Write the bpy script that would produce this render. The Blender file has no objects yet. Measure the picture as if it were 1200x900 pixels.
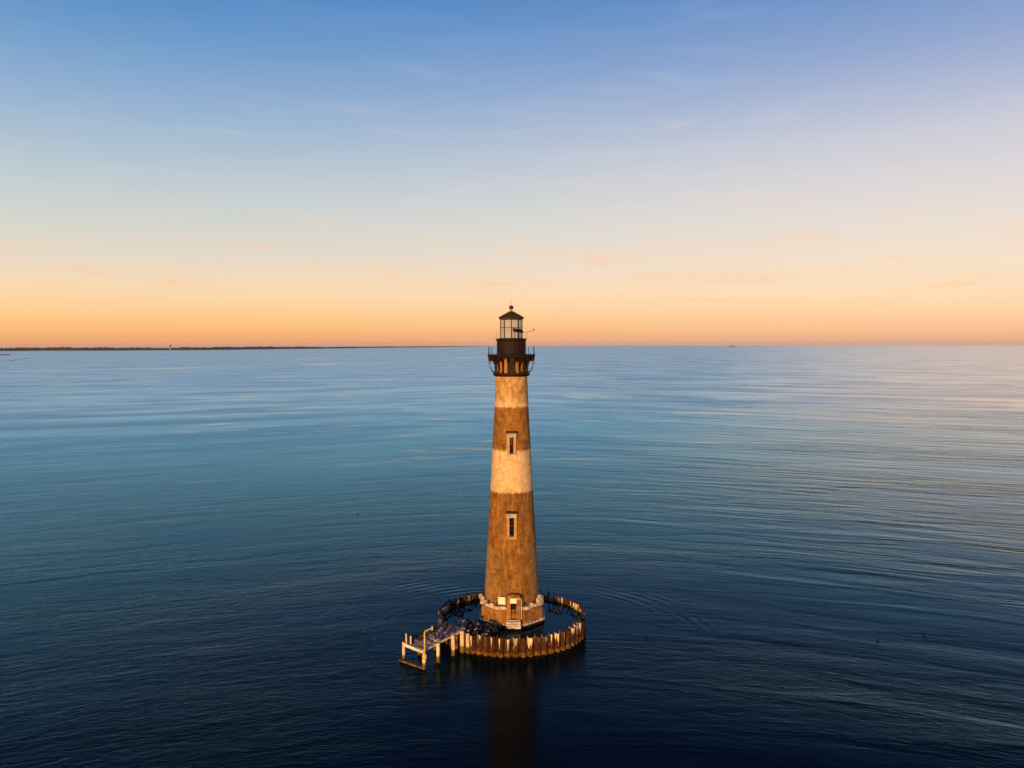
import bpy, bmesh, math, random
from mathutils import Vector, Matrix
R_ = math.radians
rnd = random.Random(7)

# ------------------------------------------------------------------ camera
scene = bpy.context.scene
C = scene.collection
cam_d = bpy.data.cameras.new('camera')
cam = bpy.data.objects.new('camera', cam_d); C.objects.link(cam)
cam.location = (0.1, -126.0, 43.05)
cam.rotation_euler = (R_(90 - 2.73), R_(0.12), 0.0)
cam_d.sensor_fit = 'HORIZONTAL'
cam_d.sensor_width = 36.0
cam_d.lens = 36.0 * 1000.0 / 1200.0
cam_d.clip_start = 0.5
cam_d.clip_end = 60000.0
scene.camera = cam

# ------------------------------------------------------------------ sky and sun
SUN_ELEV = 3.2      # degrees
SUN_AZ = 16.0       # degrees to the left of straight behind the camera
world = bpy.data.worlds.new('World'); scene.world = world
world.use_nodes = True
wt = world.node_tree; wt.nodes.clear()
WN = wt.nodes.new; WL = wt.links.new


def srgb(r, g, b):
    f = lambda c: (c / 255 / 12.92) if c / 255 <= 0.04045 else ((c / 255 + 0.055) / 1.055) ** 2.4
    return (f(r), f(g), f(b), 1.0)


def ramp(nodes, stops, interp='EASE'):
    n = nodes.new('ShaderNodeValToRGB'); cr = n.color_ramp; cr.interpolation = interp
    while len(cr.elements) > 1: cr.elements.remove(cr.elements[-1])
    for i, (p, c) in enumerate(stops):
        e = cr.elements[0] if i == 0 else cr.elements.new(p)
        e.position = p; e.color = c
    return n


def wmath(op, a, b=None, c=None):
    n = WN('ShaderNodeMath'); n.operation = op
    for i, v in enumerate((a, b, c)):
        if v is None: continue
        if isinstance(v, (int, float)): n.inputs[i].default_value = v
        else: WL(v, n.inputs[i])
    return n.outputs[0]


tc = WN('ShaderNodeTexCoord')
sep = WN('ShaderNodeSeparateXYZ'); WL(tc.outputs['Generated'], sep.inputs[0])
elev = wmath('ARCSINE', sep.outputs['Z'])                       # radians above the horizon
e01 = wmath('DIVIDE', wmath('MULTIPLY', elev, 180 / math.pi), 90.0)
e01 = wmath('SQRT', wmath('MAXIMUM', e01, 0.0))                  # spreads the low elevations
q = lambda d: math.sqrt(max(d, 0) / 90.0)
def skyramp(low, high):
    # low: colours for elevations inside the picture; high: the same sky carried on to the zenith
    return ramp(wt.nodes, [(q(d), srgb(*c)) for d, c in low + high], 'LINEAR')


left = skyramp([(0.0, (226, 160, 120)), (0.4, (242, 172, 118)), (1.1, (253, 191, 122)), (2.0, (254, 205, 146)), (3.1, (251, 215, 170)), (4.0, (243, 217, 184)), (5.2, (230, 216, 196)), (7.0, (214, 213, 204)),
                (9.0, (199, 207, 208)), (11.1, (180, 197, 209)), (14.0, (152, 179, 209)), (16.4, (128, 165, 206)), (18.5, (106, 152, 201)), (20.9, (84, 138, 196))],
               [(28, (36, 86, 148)), (38, (17, 50, 98)), (55, (9, 31, 64)), (90, (7, 24, 52))])
right = skyramp([(0.0, (218, 172, 150)), (0.4, (238, 182, 146)), (0.9, (251, 194, 147)), (2.0, (254, 212, 168)), (3.1, (254, 222, 186)), (5.0, (246, 224, 200)), (7.7, (232, 221, 213)),
                 (10.0, (220, 214, 216)), (12.4, (206, 205, 216)), (15.0, (176, 185, 212)), (17.3, (150, 168, 207)), (20.9, (112, 147, 200))],
                [(28, (52, 92, 152)), (38, (20, 52, 100)), (55, (9, 31, 64)), (90, (7, 24, 52))])
WL(e01, left.inputs[0]); WL(e01, right.inputs[0])
side = WN('ShaderNodeMapRange'); side.interpolation_type = 'SMOOTHSTEP'
WL(sep.outputs['X'], side.inputs[0]); side.inputs[1].default_value = -0.42; side.inputs[2].default_value = 0.60
grad = WN('ShaderNodeMix'); grad.data_type = 'RGBA'
WL(side.outputs[0], grad.inputs[0]); WL(left.outputs[0], grad.inputs[6]); WL(right.outputs[0], grad.inputs[7])
# thin high streaks of cloud
mp = WN('ShaderNodeMapping'); WL(tc.outputs['Generated'], mp.inputs[0])
mp.inputs['Rotation'].default_value = (0, R_(-9), 0)
mp.inputs['Scale'].default_value = (3.2, 3.2, 26.0)
nz = WN('ShaderNodeTexNoise'); nz.inputs['Scale'].default_value = 1.6; nz.inputs['Detail'].default_value = 7; nz.inputs['Roughness'].default_value = 0.58; nz.inputs['Distortion'].default_value = 0.7
WL(mp.outputs[0], nz.inputs['Vector'])
cm = WN('ShaderNodeMapRange'); cm.interpolation_type = 'SMOOTHSTEP'
WL(nz.outputs['Fac'], cm.inputs[0]); cm.inputs[1].default_value = 0.50; cm.inputs[2].default_value = 0.78; cm.inputs[4].default_value = 0.62
lowfade = WN('ShaderNodeMapRange'); WL(sep.outputs['Z'], lowfade.inputs[0])
lowfade.inputs[1].default_value = 0.015; lowfade.inputs[2].default_value = 0.05
hifade = WN('ShaderNodeMapRange'); WL(sep.outputs['Z'], hifade.inputs[0])
hifade.inputs[1].default_value = 0.42; hifade.inputs[2].default_value = 0.2; hifade.inputs[3].default_value = 0.0; hifade.inputs[4].default_value = 1.0
cside = WN('ShaderNodeMapRange'); WL(sep.outputs['X'], cside.inputs[0])
cside.inputs[1].default_value = -0.25; cside.inputs[2].default_value = 0.3; cside.inputs[3].default_value = 0.35; cside.inputs[4].default_value = 1.0
cf = wmath('MULTIPLY', wmath('MULTIPLY', wmath('MULTIPLY', cm.outputs[0], lowfade.outputs[0]), hifade.outputs[0]), cside.outputs[0])
ccol = ramp(wt.nodes, [(0.0, srgb(252, 196, 156)), (q(5), srgb(255, 204, 168)), (q(9), srgb(240, 214, 206)), (q(14), srgb(214, 208, 222)), (q(20), srgb(164, 184, 222)), (1, srgb(70, 100, 150))], 'LINEAR')
WL(e01, ccol.inputs[0])
cl = WN('ShaderNodeMix'); cl.data_type = 'RGBA'
WL(cf, cl.inputs[0]); WL(grad.outputs[2], cl.inputs[6]); WL(ccol.outputs[0], cl.inputs[7])
# small peach wisps low over the horizon
mp2 = WN('ShaderNodeMapping'); WL(tc.outputs['Generated'], mp2.inputs[0])
mp2.inputs['Location'].default_value = (3.1, 1.7, 0.4); mp2.inputs['Scale'].default_value = (7.0, 7.0, 46.0); mp2.inputs['Rotation'].default_value = (0, R_(-4), 0)
nz2 = WN('ShaderNodeTexNoise'); nz2.inputs['Scale'].default_value = 1.3; nz2.inputs['Detail'].default_value = 6; nz2.inputs['Roughness'].default_value = 0.6; nz2.inputs['Distortion'].default_value = 0.5
WL(mp2.outputs[0], nz2.inputs['Vector'])
cm2 = WN('ShaderNodeMapRange'); cm2.interpolation_type = 'SMOOTHSTEP'; WL(nz2.outputs['Fac'], cm2.inputs[0])
cm2.inputs[1].default_value = 0.53; cm2.inputs[2].default_value = 0.74; cm2.inputs[4].default_value = 0.55
lo2 = WN('ShaderNodeMapRange'); WL(sep.outputs['Z'], lo2.inputs[0]); lo2.inputs[1].default_value = 0.012; lo2.inputs[2].default_value = 0.05
hi2 = WN('ShaderNodeMapRange'); WL(sep.outputs['Z'], hi2.inputs[0]); hi2.inputs[1].default_value = 0.15; hi2.inputs[2].default_value = 0.09
cl2 = WN('ShaderNodeMix'); cl2.data_type = 'RGBA'; cl2.inputs[7].default_value = srgb(255, 198, 160)
WL(wmath('MULTIPLY', wmath('MULTIPLY', cm2.outputs[0], lo2.outputs[0]), hi2.outputs[0]), cl2.inputs[0]); WL(cl.outputs[2], cl2.inputs[6])
cl = cl2
# physical low-sun sky added underneath
sky = WN('ShaderNodeTexSky'); sky.sky_type = 'NISHITA'; sky.sun_disc = False
sky.sun_elevation = R_(SUN_ELEV); sky.sun_rotation = R_(180 + SUN_AZ)
bg1 = WN('ShaderNodeBackground'); WL(cl.outputs[2], bg1.inputs[0]); bg1.inputs[1].default_value = 0.858
bg2 = WN('ShaderNodeBackground'); WL(sky.outputs[0], bg2.inputs[0]); bg2.inputs[1].default_value = 0.004
addn = WN('ShaderNodeAddShader'); WL(bg1.outputs[0], addn.inputs[0]); WL(bg2.outputs[0], addn.inputs[1])
wo = WN('ShaderNodeOutputWorld'); WL(addn.outputs[0], wo.inputs[0])

sd = bpy.data.lights.new('sun', 'SUN'); sd.energy = 5.0; sd.angle = R_(0.6); sd.color = (1.0, 0.50, 0.13)
sun = bpy.data.objects.new('sun', sd); C.objects.link(sun)
travel = Vector((math.sin(R_(SUN_AZ)) * math.cos(R_(SUN_ELEV)), math.cos(R_(SUN_AZ)) * math.cos(R_(SUN_ELEV)), -math.sin(R_(SUN_ELEV))))
sun.rotation_euler = travel.to_track_quat('-Z', 'Y').to_euler()
sun.location = (-40, -140, 60)

vs = scene.view_settings
vs.view_transform = 'Standard'; vs.look = 'None'; vs.exposure = 0.22; vs.gamma = 1.0; vs.use_curve_mapping = False


# ------------------------------------------------------------------ material helpers
class NT:
    def __init__(s, name):
        s.m = bpy.data.materials.new(name); s.m.use_nodes = True
        s.t = s.m.node_tree; s.b = s.t.nodes['Principled BSDF']; s.out = s.t.nodes['Material Output']
    def n(s, t): return s.t.nodes.new('ShaderNode' + t)
    def l(s, a, b): s.t.links.new(a, b)
    def put(s, sock, v):
        if isinstance(v, (int, float)): sock.default_value = v
        elif isinstance(v, tuple): sock.default_value = v
        else: s.l(v, sock)
    def math(s, op, a, b=None, c=None, clamp=False):
        n = s.n('Math'); n.operation = op; n.use_clamp = clamp
        for i, v in enumerate((a, b, c)):
            if v is not None: s.put(n.inputs[i], v)
        return n.outputs[0]
    def noise(s, vec, scale, detail=4, rough=0.55, dist=0.0):
        n = s.n('TexNoise'); s.l(vec, n.inputs['Vector']); n.inputs['Scale'].default_value = scale
        n.inputs['Detail'].default_value = detail; n.inputs['Roughness'].default_value = rough; n.inputs['Distortion'].default_value = dist
        return n.outputs['Fac']
    def comb(s, x, y, z=0.0):
        n = s.n('CombineXYZ')
        for i, v in enumerate((x, y, z)): s.put(n.inputs[i], v)
        return n.outputs[0]
    def rng(s, v, a, b, c=0.0, d=1.0, smooth=True):
        n = s.n('MapRange'); n.interpolation_type = 'SMOOTHSTEP' if smooth else 'LINEAR'
        for i, x in enumerate((v, a, b, c, d)): s.put(n.inputs[i], x)
        return n.outputs[0]
    def mix(s, f, a, b, mode='MIX'):
        n = s.n('Mix'); n.data_type = 'RGBA'; n.blend_type = mode
        s.put(n.inputs[0], f)
        for i, v in ((6, a), (7, b)):
            s.put(n.inputs[i], v if not isinstance(v, tuple) or len(v) == 4 else v + (1.0,))
        return n.outputs[2]
    def objpos(s):
        t = s.n('TexCoord'); return t.outputs['Object']
    def xyz(s, vec):
        n = s.n('SeparateXYZ'); s.l(vec, n.inputs[0]); return n.outputs[0], n.outputs[1], n.outputs[2]
    def vadd(s, a, b):
        n = s.n('VectorMath'); n.operation = 'ADD'; s.put(n.inputs[0], a); s.put(n.inputs[1], b); return n.outputs[0]
    def vmul(s, a, b):
        n = s.n('VectorMath'); n.operation = 'MULTIPLY'; s.put(n.inputs[0], a); s.put(n.inputs[1], b); return n.outputs[0]
    def bump(s, h, strength, dist, prev=None):
        n = s.n('Bump'); s.put(n.inputs['Height'], h); n.inputs['Strength'].default_value = strength; n.inputs['Distance'].default_value = dist
        if prev is not None: s.l(prev, n.inputs['Normal'])
        return n.outputs[0]
    def rand(s):
        return s.n('ObjectInfo').outputs['Random']
    def done(s, color=None, rough=None, normal=None, spec=None, metal=None):
        if color is not None: s.put(s.b.inputs['Base Color'], color if not isinstance(color, tuple) or len(color) == 4 else color + (1.0,))
        if rough is not None: s.put(s.b.inputs['Roughness'], rough)
        if normal is not None: s.l(normal, s.b.inputs['Normal'])
        if spec is not None: s.b.inputs['Specular IOR Level'].default_value = spec
        if metal is not None: s.b.inputs['Metallic'].default_value = metal
        return s.m


M = {}


def blotchy(name, a, b, scale=2.0, rough=0.85, bump=0.3, bd=0.03, spec=0.25, stretch=(1, 1, 1), byobj=False):
    k = NT(name); p = k.vmul(k.objpos(), stretch)
    if byobj: p = k.vadd(p, k.comb(k.math('MULTIPLY', k.rand(), 50.0), 0.0, 0.0))
    f = k.noise(p, scale, 6, 0.62)
    f2 = k.noise(p, scale * 7, 4, 0.6)
    f = k.rng(k.math('ADD', k.math('MULTIPLY', f, 0.7), k.math('MULTIPLY', f2, 0.3)), 0.36, 0.64)
    col = k.mix(f, a, b)
    if byobj: col = k.mix(k.math('MULTIPLY', k.rand(), 0.45), col, tuple(v * 0.45 for v in a))
    M[name] = k.done(col, rough, k.bump(f2, bump, bd), spec)


blotchy('iron', (0.006, 0.003, 0.003), (0.018, 0.007, 0.005), 1.6, 0.7)
blotchy('roof_iron', (0.022, 0.014, 0.010), (0.075, 0.042, 0.024), 2.2, 0.65)
blotchy('stone', (0.30, 0.26, 0.22), (0.66, 0.60, 0.54), 1.4, 0.9, byobj=True)
blotchy('guano_stone', (0.34, 0.30, 0.28), (0.78, 0.74, 0.70), 1.8, 0.9, byobj=True)
blotchy('trim', (0.30, 0.16, 0.05), (0.52, 0.32, 0.13), 2.5, 0.9)
blotchy('slate', (0.03, 0.025, 0.022), (0.07, 0.05, 0.04), 4, 0.8)
blotchy('base_brick', (0.13, 0.058, 0.016), (0.36, 0.18, 0.055), 1.3, 0.92, 0.5, 0.05)
blotchy('dark_concrete', (0.012, 0.011, 0.011), (0.05, 0.043, 0.038), 1.1, 0.9)
blotchy('wood', (0.30, 0.29, 0.33), (0.64, 0.62, 0.66), 3, 0.9, byobj=True)
blotchy('white_wood', (0.36, 0.29, 0.22), (0.74, 0.67, 0.57), 2.2, 0.85, stretch=(1, 1, 0.4))
blotchy('yellow_pipe', (0.50, 0.34, 0.06), (0.72, 0.55, 0.16), 3, 0.5)
blotchy('white_paint', (0.70, 0.68, 0.62), (0.86, 0.84, 0.80), 2, 0.6)
blotchy('bird', (0.010, 0.009, 0.009), (0.028, 0.022, 0.020), 6, 0.6)
blotchy('bill', (0.30, 0.20, 0.08), (0.40, 0.26, 0.10), 6, 0.6)
blotchy('rock', (0.015, 0.014, 0.015), (0.065, 0.058, 0.055), 1.5, 0.95, 0.6, 0.08, byobj=True)
blotchy('pale_rock', (0.34, 0.33, 0.38), (0.82, 0.80, 0.84), 2.0, 0.95, 0.5, 0.05, byobj=True)
blotchy('panel', (0.004, 0.005, 0.009), (0.010, 0.012, 0.020), 4, 0.25, 0.05)
blotchy('brass', (0.30, 0.17, 0.05), (0.45, 0.27, 0.09), 5, 0.5)
blotchy('interior_shade', (0.004, 0.003, 0.003), (0.010, 0.008, 0.006), 2, 0.95)  # shade of the openings put into a near-black colour
blotchy('door_wood', (0.05, 0.03, 0.018), (0.14, 0.085, 0.05), 3, 0.8)
blotchy('land', (0.008, 0.011, 0.018), (0.020, 0.022, 0.026), 0.006, 0.95, 0.0)
blotchy('sand', (0.22, 0.18, 0.15), (0.34, 0.28, 0.23), 0.01, 0.95, 0.0)

# faded, peeling paint bands on the brick shaft
k = NT('shaft_brick')
P = k.objpos(); x, y, z = k.xyz(P)
ang = k.math('ARCTAN2', x, k.math('MULTIPLY', y, -1.0))
U = k.math('MULTIPLY', ang, 3.3)
uv = k.comb(U, z, 0.0)
fine = k.noise(k.comb(k.math('MULTIPLY', U, 2.2), k.math('MULTIPLY', z, 6.0), 0.0), 1.0, 5, 0.65)
mid = k.noise(uv, 0.9, 6, 0.62, 0.3)
big = k.noise(k.comb(U, k.math('MULTIPLY', z, 0.6), 5.0), 0.28, 4, 0.55, 0.4)
edge = k.math('MULTIPLY', k.math('SUBTRACT', k.noise(uv, 2.0, 6, 0.78), 0.5), 1.1)
zz = k.math('ADD', z, edge)
step = lambda a, w=0.20: k.rng(zz, a - w, a + w)
pale = k.math('SUBTRACT', step(33.75), step(38.4))
pale = k.math('ADD', pale, k.math('SUBTRACT', step(21.35), step(27.45)))
topb = step(38.4)
# bottom course of old whitewash, mostly worn away: survives towards the two sides
low = k.math('SUBTRACT', 1.0, step(13.2, 0.2))
wear = k.rng(k.math('ADD', k.math('MULTIPLY', k.math('ABSOLUTE', ang), 0.55), k.math('MULTIPLY', mid, 0.9)), 0.72, 1.25)
brown = k.mix(k.rng(mid, 0.34, 0.68), (0.200, 0.098, 0.024), (0.400, 0.215, 0.058))
brown = k.mix(k.math('MULTIPLY', k.rng(big, 0.42, 0.62), 0.55), brown, (0.150, 0.078, 0.024))
cream = k.mix(k.rng(k.math('ADD', k.math('MULTIPLY', mid, 0.5), k.math('MULTIPLY', fine, 0.5)), 0.34, 0.62), (0.60, 0.44, 0.23), (0.88, 0.74, 0.52))
drip = k.noise(k.comb(k.math('MULTIPLY', U, 2.6), k.math('MULTIPLY', z, 0.35), 2.0), 1.0, 5, 0.6)
upper = k.rng(z, 33.9, 35.4)
stain = k.math('MULTIPLY', k.rng(drip, 0.47, 0.66), k.math('ADD', k.math('MULTIPLY', upper, 0.72), 0.20))
cream = k.mix(stain, cream, (0.36, 0.19, 0.055))
cream = k.mix(k.math('MULTIPLY', upper, 0.72), cream, k.mix(k.rng(mid, 0.35, 0.65), (0.34, 0.18, 0.05), (0.68, 0.42, 0.15)))
brown = k.mix(k.math('MULTIPLY', k.rng(drip, 0.50, 0.34), 0.55), brown, (0.52, 0.28, 0.07))
brown = k.mix(k.math('MULTIPLY', k.rng(drip, 0.56, 0.70), 0.6), brown, (0.10, 0.052, 0.018))
lowc = k.mix(k.math('MULTIPLY', wear, 0.75), brown, (0.42, 0.29, 0.18))
col = k.mix(low, brown, lowc)
col = k.mix(pale, col, cream)
col = k.mix(topb, col, (0.42, 0.22, 0.07))
col = k.mix(k.math('MULTIPLY', k.rng(fine, 0.40, 0.66), 0.42), col, k.mix(1.0, col, (0.42, 0.38, 0.34), 'MULTIPLY'))
speck = k.noise(k.comb(k.math('MULTIPLY', U, 3.0), k.math('MULTIPLY', z, 5.5), 9.0), 1.6, 3, 0.8)
col = k.mix(k.rng(speck, 0.52, 0.70), col, k.mix(1.0, col, (0.40, 0.36, 0.34), 'MULTIPLY'))
col = k.mix(k.math('MULTIPLY', k.rng(speck, 0.46, 0.30), 0.5), col, k.mix(0.25, col, (0.85, 0.62, 0.36)))
bk = k.n('TexBrick'); k.l(uv, bk.inputs['Vector'])
bk.inputs['Scale'].default_value = 1.0; bk.inputs['Brick Width'].default_value = 0.44; bk.inputs['Row Height'].default_value = 0.15; bk.inputs['Mortar Size'].default_value = 0.016
bk.inputs['Color1'].default_value = (1, 1, 1, 1); bk.inputs['Color2'].default_value = (0.72, 0.68, 0.64, 1); bk.inputs['Mortar'].default_value = (0.5, 0.46, 0.42, 1)
col = k.mix(0.55, col, k.mix(1.0, col, bk.outputs['Color'], 'MULTIPLY'))
bmp = k.bump(fine, 0.35, 0.04); bmp = k.bump(mid, 0.3, 0.10, bmp)
M['shaft'] = k.done(col, 0.92, bmp, 0.2)

# rusty sheet piles, guano streaks from the top, ochre growth at the waterline
k = NT('sheet_pile_rust')
P = k.objpos(); x, y, z = k.xyz(P); rr = k.math('MULTIPLY', k.rand(), 90.0)
p1 = k.comb(k.math('ADD', k.math('MULTIPLY', x, 9.0), rr), k.math('MULTIPLY', z, 0.55), y)
st = k.noise(p1, 1.0, 4, 0.6, 0.4)
bl = k.noise(k.vadd(P, k.comb(rr, 0.0, 0.0)), 2.6, 6, 0.65)
rust = k.mix(k.rng(bl, 0.35, 0.65), (0.014, 0.006, 0.003), (0.088, 0.033, 0.011))
grow = k.math('MULTIPLY', k.rng(k.math('ADD', z, k.math('MULTIPLY', bl, 0.7)), 1.15, 0.75), k.rng(bl, 0.38, 0.66))
rust = k.mix(grow, rust, (0.24, 0.125, 0.026))
amount = k.rng(k.math('FRACT', k.math('MULTIPLY', rr, 3.7)), 0.25, 0.6)
st2 = k.noise(k.comb(k.math('ADD', k.math('MULTIPLY', x, 2.0), rr), k.math('MULTIPLY', z, 0.3), 7.0), 1.0, 2, 0.5)
thr = k.math('SUBTRACT', 0.615, k.math('MULTIPLY', k.rng(z, 0.8, 2.8), 0.16))
gu = k.rng(k.math('SUBTRACT', k.math('ADD', k.math('MULTIPLY', st, 0.6), k.math('MULTIPLY', st2, 0.4)), thr), 0.0, 0.06)
u0 = k.math('SUBTRACT', k.math('MULTIPLY', k.math('FRACT', k.math('MULTIPLY', rr, 1.93)), 0.44), 0.18)
wob = k.math('MULTIPLY', k.math('SUBTRACT', bl, 0.5), 0.22)
off = k.math('ABSOLUTE', k.math('SUBTRACT', k.math('ADD', x, wob), u0))
wid = k.math('MULTIPLY', k.rng(k.math('ADD', z, k.math('MULTIPLY', k.math('FRACT', k.math('MULTIPLY', rr, 5.3)), 0.8)), 0.9, 3.0), 0.12)
run = k.math('MULTIPLY', k.rng(k.math('SUBTRACT', wid, off), 0.0, 0.035), k.rng(y, -0.10, -0.18))
run = k.math('MULTIPLY', run, k.math('MULTIPLY', k.rng(k.math('FRACT', k.math('MULTIPLY', rr, 7.1)), 0.05, 0.75), k.rng(st, 0.34, 0.52)))
gu = k.math('MULTIPLY', gu, k.rng(y, 0.05, -0.2, 0.25, 1.0))
gu = k.math('MULTIPLY', k.math('MAXIMUM', k.math('MULTIPLY', gu, amount), run), k.rng(k.math('ADD', z, k.math('MULTIPLY', bl, 0.6)), 1.0, 1.5))
col = k.mix(gu, rust, (0.76, 0.68, 0.55))
M['pile'] = k.done(col, 0.82, k.bump(bl, 0.5, 0.05), 0.2)

# timber pile: guano-white above, dark wet band at the waterline
k = NT('timber_pile')
P = k.objpos(); x, y, z = k.xyz(P); rr = k.math('MULTIPLY', k.rand(), 40.0)
g = k.noise(k.vmul(k.vadd(P, k.comb(rr, 0.0, 0.0)), (5.0, 5.0, 0.7)), 1.0, 5, 0.6)
c1 = k.mix(k.rng(g, 0.36, 0.64), (0.42, 0.33, 0.24), (0.84, 0.78, 0.68))
c2 = k.mix(k.rng(g, 0.36, 0.64), (0.05, 0.035, 0.016), (0.22, 0.13, 0.04))
col = k.mix(k.rng(k.math('ADD', z, k.math('MULTIPLY', g, 0.5)), 0.95, 1.35), c2, c1)
M['timber'] = k.done(col, 0.88, k.bump(g, 0.4, 0.03), 0.2)

# milky weathered lantern glazing
k = NT('milky_glass')
g = k.noise(k.vmul(k.objpos(), (3.0, 3.0, 0.8)), 2.0, 4, 0.6)
k.done(k.mix(g, (0.62, 0.68, 0.86), (0.80, 0.84, 0.98)), 0.35, None, 0.4)
tr = k.n('BsdfTransparent'); tl = k.n('BsdfTranslucent'); tl.inputs[0].default_value = (0.86, 0.80, 0.84, 1)
m1 = k.n('MixShader'); m1.inputs[0].default_value = 0.5; k.l(k.b.outputs[0], m1.inputs[1]); k.l(tl.outputs[0], m1.inputs[2])
m2 = k.n('MixShader'); m2.inputs[0].default_value = 0.42; k.l(m1.outputs[0], m2.inputs[1]); k.l(tr.outputs[0], m2.inputs[2])
k.l(m2.outputs[0], k.out.inputs[0])
M['milky'] = k.m

k = NT('window_pane')
k.done((0.004, 0.006, 0.010), 0.12, None, 0.5); M['pane'] = k.m

# surf foam
k = NT('surf_foam')
g = k.noise(k.vmul(k.objpos(), (0.02, 0.02, 1.0)), 1.0, 5, 0.6)
M['foam'] = k.done(k.mix(g, (0.5, 0.5, 0.5), (0.85, 0.85, 0.85)), 0.9, None, 0.2)

# sea water
k = NT('sea_water')
geo = k.n('NewGeometry'); x, y, z = k.xyz(geo.outputs['Position'])
r = k.math('SQRT', k.math('ADD', k.math('MULTIPLY', x, x), k.math('MULTIPLY', y, y)))
hyp = k.math('SQRT', k.math('ADD', k.math('MULTIPLY', x, x), 2500.0))
v = k.math('ADD', y, k.math('MULTIPLY', hyp, 0.50))              # crests bend round the shoal
uvx = lambda sx, sv, zo=0.0: k.comb(k.math('MULTIPLY', x, 1.0 / sx), k.math('MULTIPLY', v, 1.0 / sv), zo)
lee = k.rng(r, 12.0, 46.0, 0.55, 1.0)
swell = k.noise(uvx(34.0, 9.0), 1.0, 4, 0.5, 0.8)
wave = k.noise(uvx(3.2, 1.4, 3.0), 1.0, 4, 0.6, 0.8)
rip = k.noise(uvx(0.85, 0.42, 8.0), 1.0, 4, 0.62, 0.5)
gust = k.rng(k.noise(uvx(110.0, 38.0, 11.0), 1.0, 4, 0.55, 0.8), 0.34, 0.66)
ringmask = k.math('MULTIPLY', k.math('MULTIPLY', k.rng(r, 14.0, 22.0), k.rng(r, 44.0, 28.0)), k.rng(k.noise(uvx(14.0, 14.0, 2.0), 1.0, 3), 0.48, 0.66))
ringmask = k.math('MULTIPLY', ringmask, k.rng(y, -14.0, 4.0))
ringw = k.math('MULTIPLY', k.math('SINE', k.math('ADD', k.math('MULTIPLY', r, 3.3), k.math('MULTIPLY', wave, 4.0))), ringmask)
amp = k.math('MULTIPLY', lee, k.math('ADD', 0.35, k.math('MULTIPLY', gust, 1.0)))
sect = k.math('DIVIDE', x, k.math('ADD', r, 100.0))               # bearing from the tower: right side set smoother, with a paler reflection painted in
sect = k.math('ADD', sect, k.math('MULTIPLY', k.math('SUBTRACT', k.noise(uvx(300.0, 90.0, 31.0), 1.0, 4, 0.6, 0.8), 0.5), 0.22))
calm = k.math('MULTIPLY', k.rng(sect, 0.02, 0.52), k.rng(r, 35.0, 150.0))
hgt = k.math('MULTIPLY', k.math('SUBTRACT', swell, 0.5), k.math('ADD', 0.20, k.math('MULTIPLY', k.rng(x, -10.0, 120.0), 0.75)))
hgt = k.math('ADD', hgt, k.math('MULTIPLY', k.math('SUBTRACT', wave, 0.5), 0.085))
hgt = k.math('ADD', hgt, k.math('MULTIPLY', k.math('SUBTRACT', rip, 0.5), 0.044))
hgt = k.math('ADD', k.math('MULTIPLY', hgt, amp), k.math('MULTIPLY', ringw, 0.022))
nrm = k.bump(hgt, 1.0, 1.0)
# unresolved ripples as roughness; slicks are smoother water
lr = k.math('LOGARITHM', k.math('ADD', r, 1.0), 10.0)
farr = k.math('ADD', k.rng(lr, 1.2, 2.3, 0.11, 0.20), k.rng(lr, 2.1, 3.0, 0.0, 0.13))
slick = k.noise(uvx(95.0, 34.0, 21.0), 1.0, 7, 0.68, 1.2)
slick2 = k.noise(k.comb(k.math('MULTIPLY', x, 1 / 800.0), k.math('MULTIPLY', v, 1 / 420.0), 4.0), 1.0, 8, 0.74, 1.2)
sl = k.math('MAXIMUM', k.math('MULTIPLY', k.rng(slick, 0.56, 0.67), k.rng(r, 90.0, 220.0)), k.math('MULTIPLY', k.rng(slick2, 0.52, 0.70), k.rng(r, 350.0, 900.0)))
sl = k.math('MAXIMUM', k.math('MULTIPLY', sl, 0.8), k.math('MULTIPLY', calm, 0.95))
sl = k.math('MAXIMUM', sl, k.rng(r, 120.0, 600.0, 0.0, 0.34))  # brightens the far reflection by distance, through tint and roughness
ro = k.math('MULTIPLY', farr, k.math('SUBTRACT', 1.0, k.math('MULTIPLY', sl, 0.50)))
ro = k.math('MULTIPLY', ro, k.math('ADD', 0.85, k.math('MULTIPLY', gust, 0.3)))
depth = k.mix(gust, (0.0002, 0.0034, 0.0070), (0.0004, 0.0060, 0.0130))
blue_refl = k.mix(k.rng(r, 24.0, 75.0), (0.34, 0.66, 0.94), (0.29, 0.71, 1.0))  # blue of the reflected sky painted in as a tint
pale_refl = k.mix(k.rng(r, 130.0, 700.0), (0.62, 0.82, 1.0), (0.95, 0.95, 0.98))  # paler reflection colour, painted more neutral with distance
tint = k.mix(sl, blue_refl, pale_refl)


def water_shader(k, depth, ro, nrm, tint):
    # dark body colour under a colour-tinted reflection, weighted by a steepened Fresnel term
    df = k.n('BsdfDiffuse'); k.put(df.inputs[0], depth)
    gl = k.n('BsdfGlossy'); gl.distribution = 'MULTI_GGX'; k.put(gl.inputs['Color'], tint)
    k.put(gl.inputs['Roughness'], ro); k.l(nrm, gl.inputs['Normal'])
    fr_ = k.n('Fresnel'); fr_.inputs[0].default_value = 1.333; k.l(nrm, fr_.inputs['Normal'])
    mx = k.n('MixShader'); k.l(k.math('MINIMUM', k.math('MULTIPLY', k.math('POWER', fr_.outputs[0], 1.72), 2.05), 0.95), mx.inputs[0]); k.l(df.outputs[0], mx.inputs[1]); k.l(gl.outputs[0], mx.inputs[2])
    k.l(mx.outputs[0], k.out.inputs[0])
    return k.m


M['sea'] = water_shader(k, depth, ro, nrm, tint)

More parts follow.
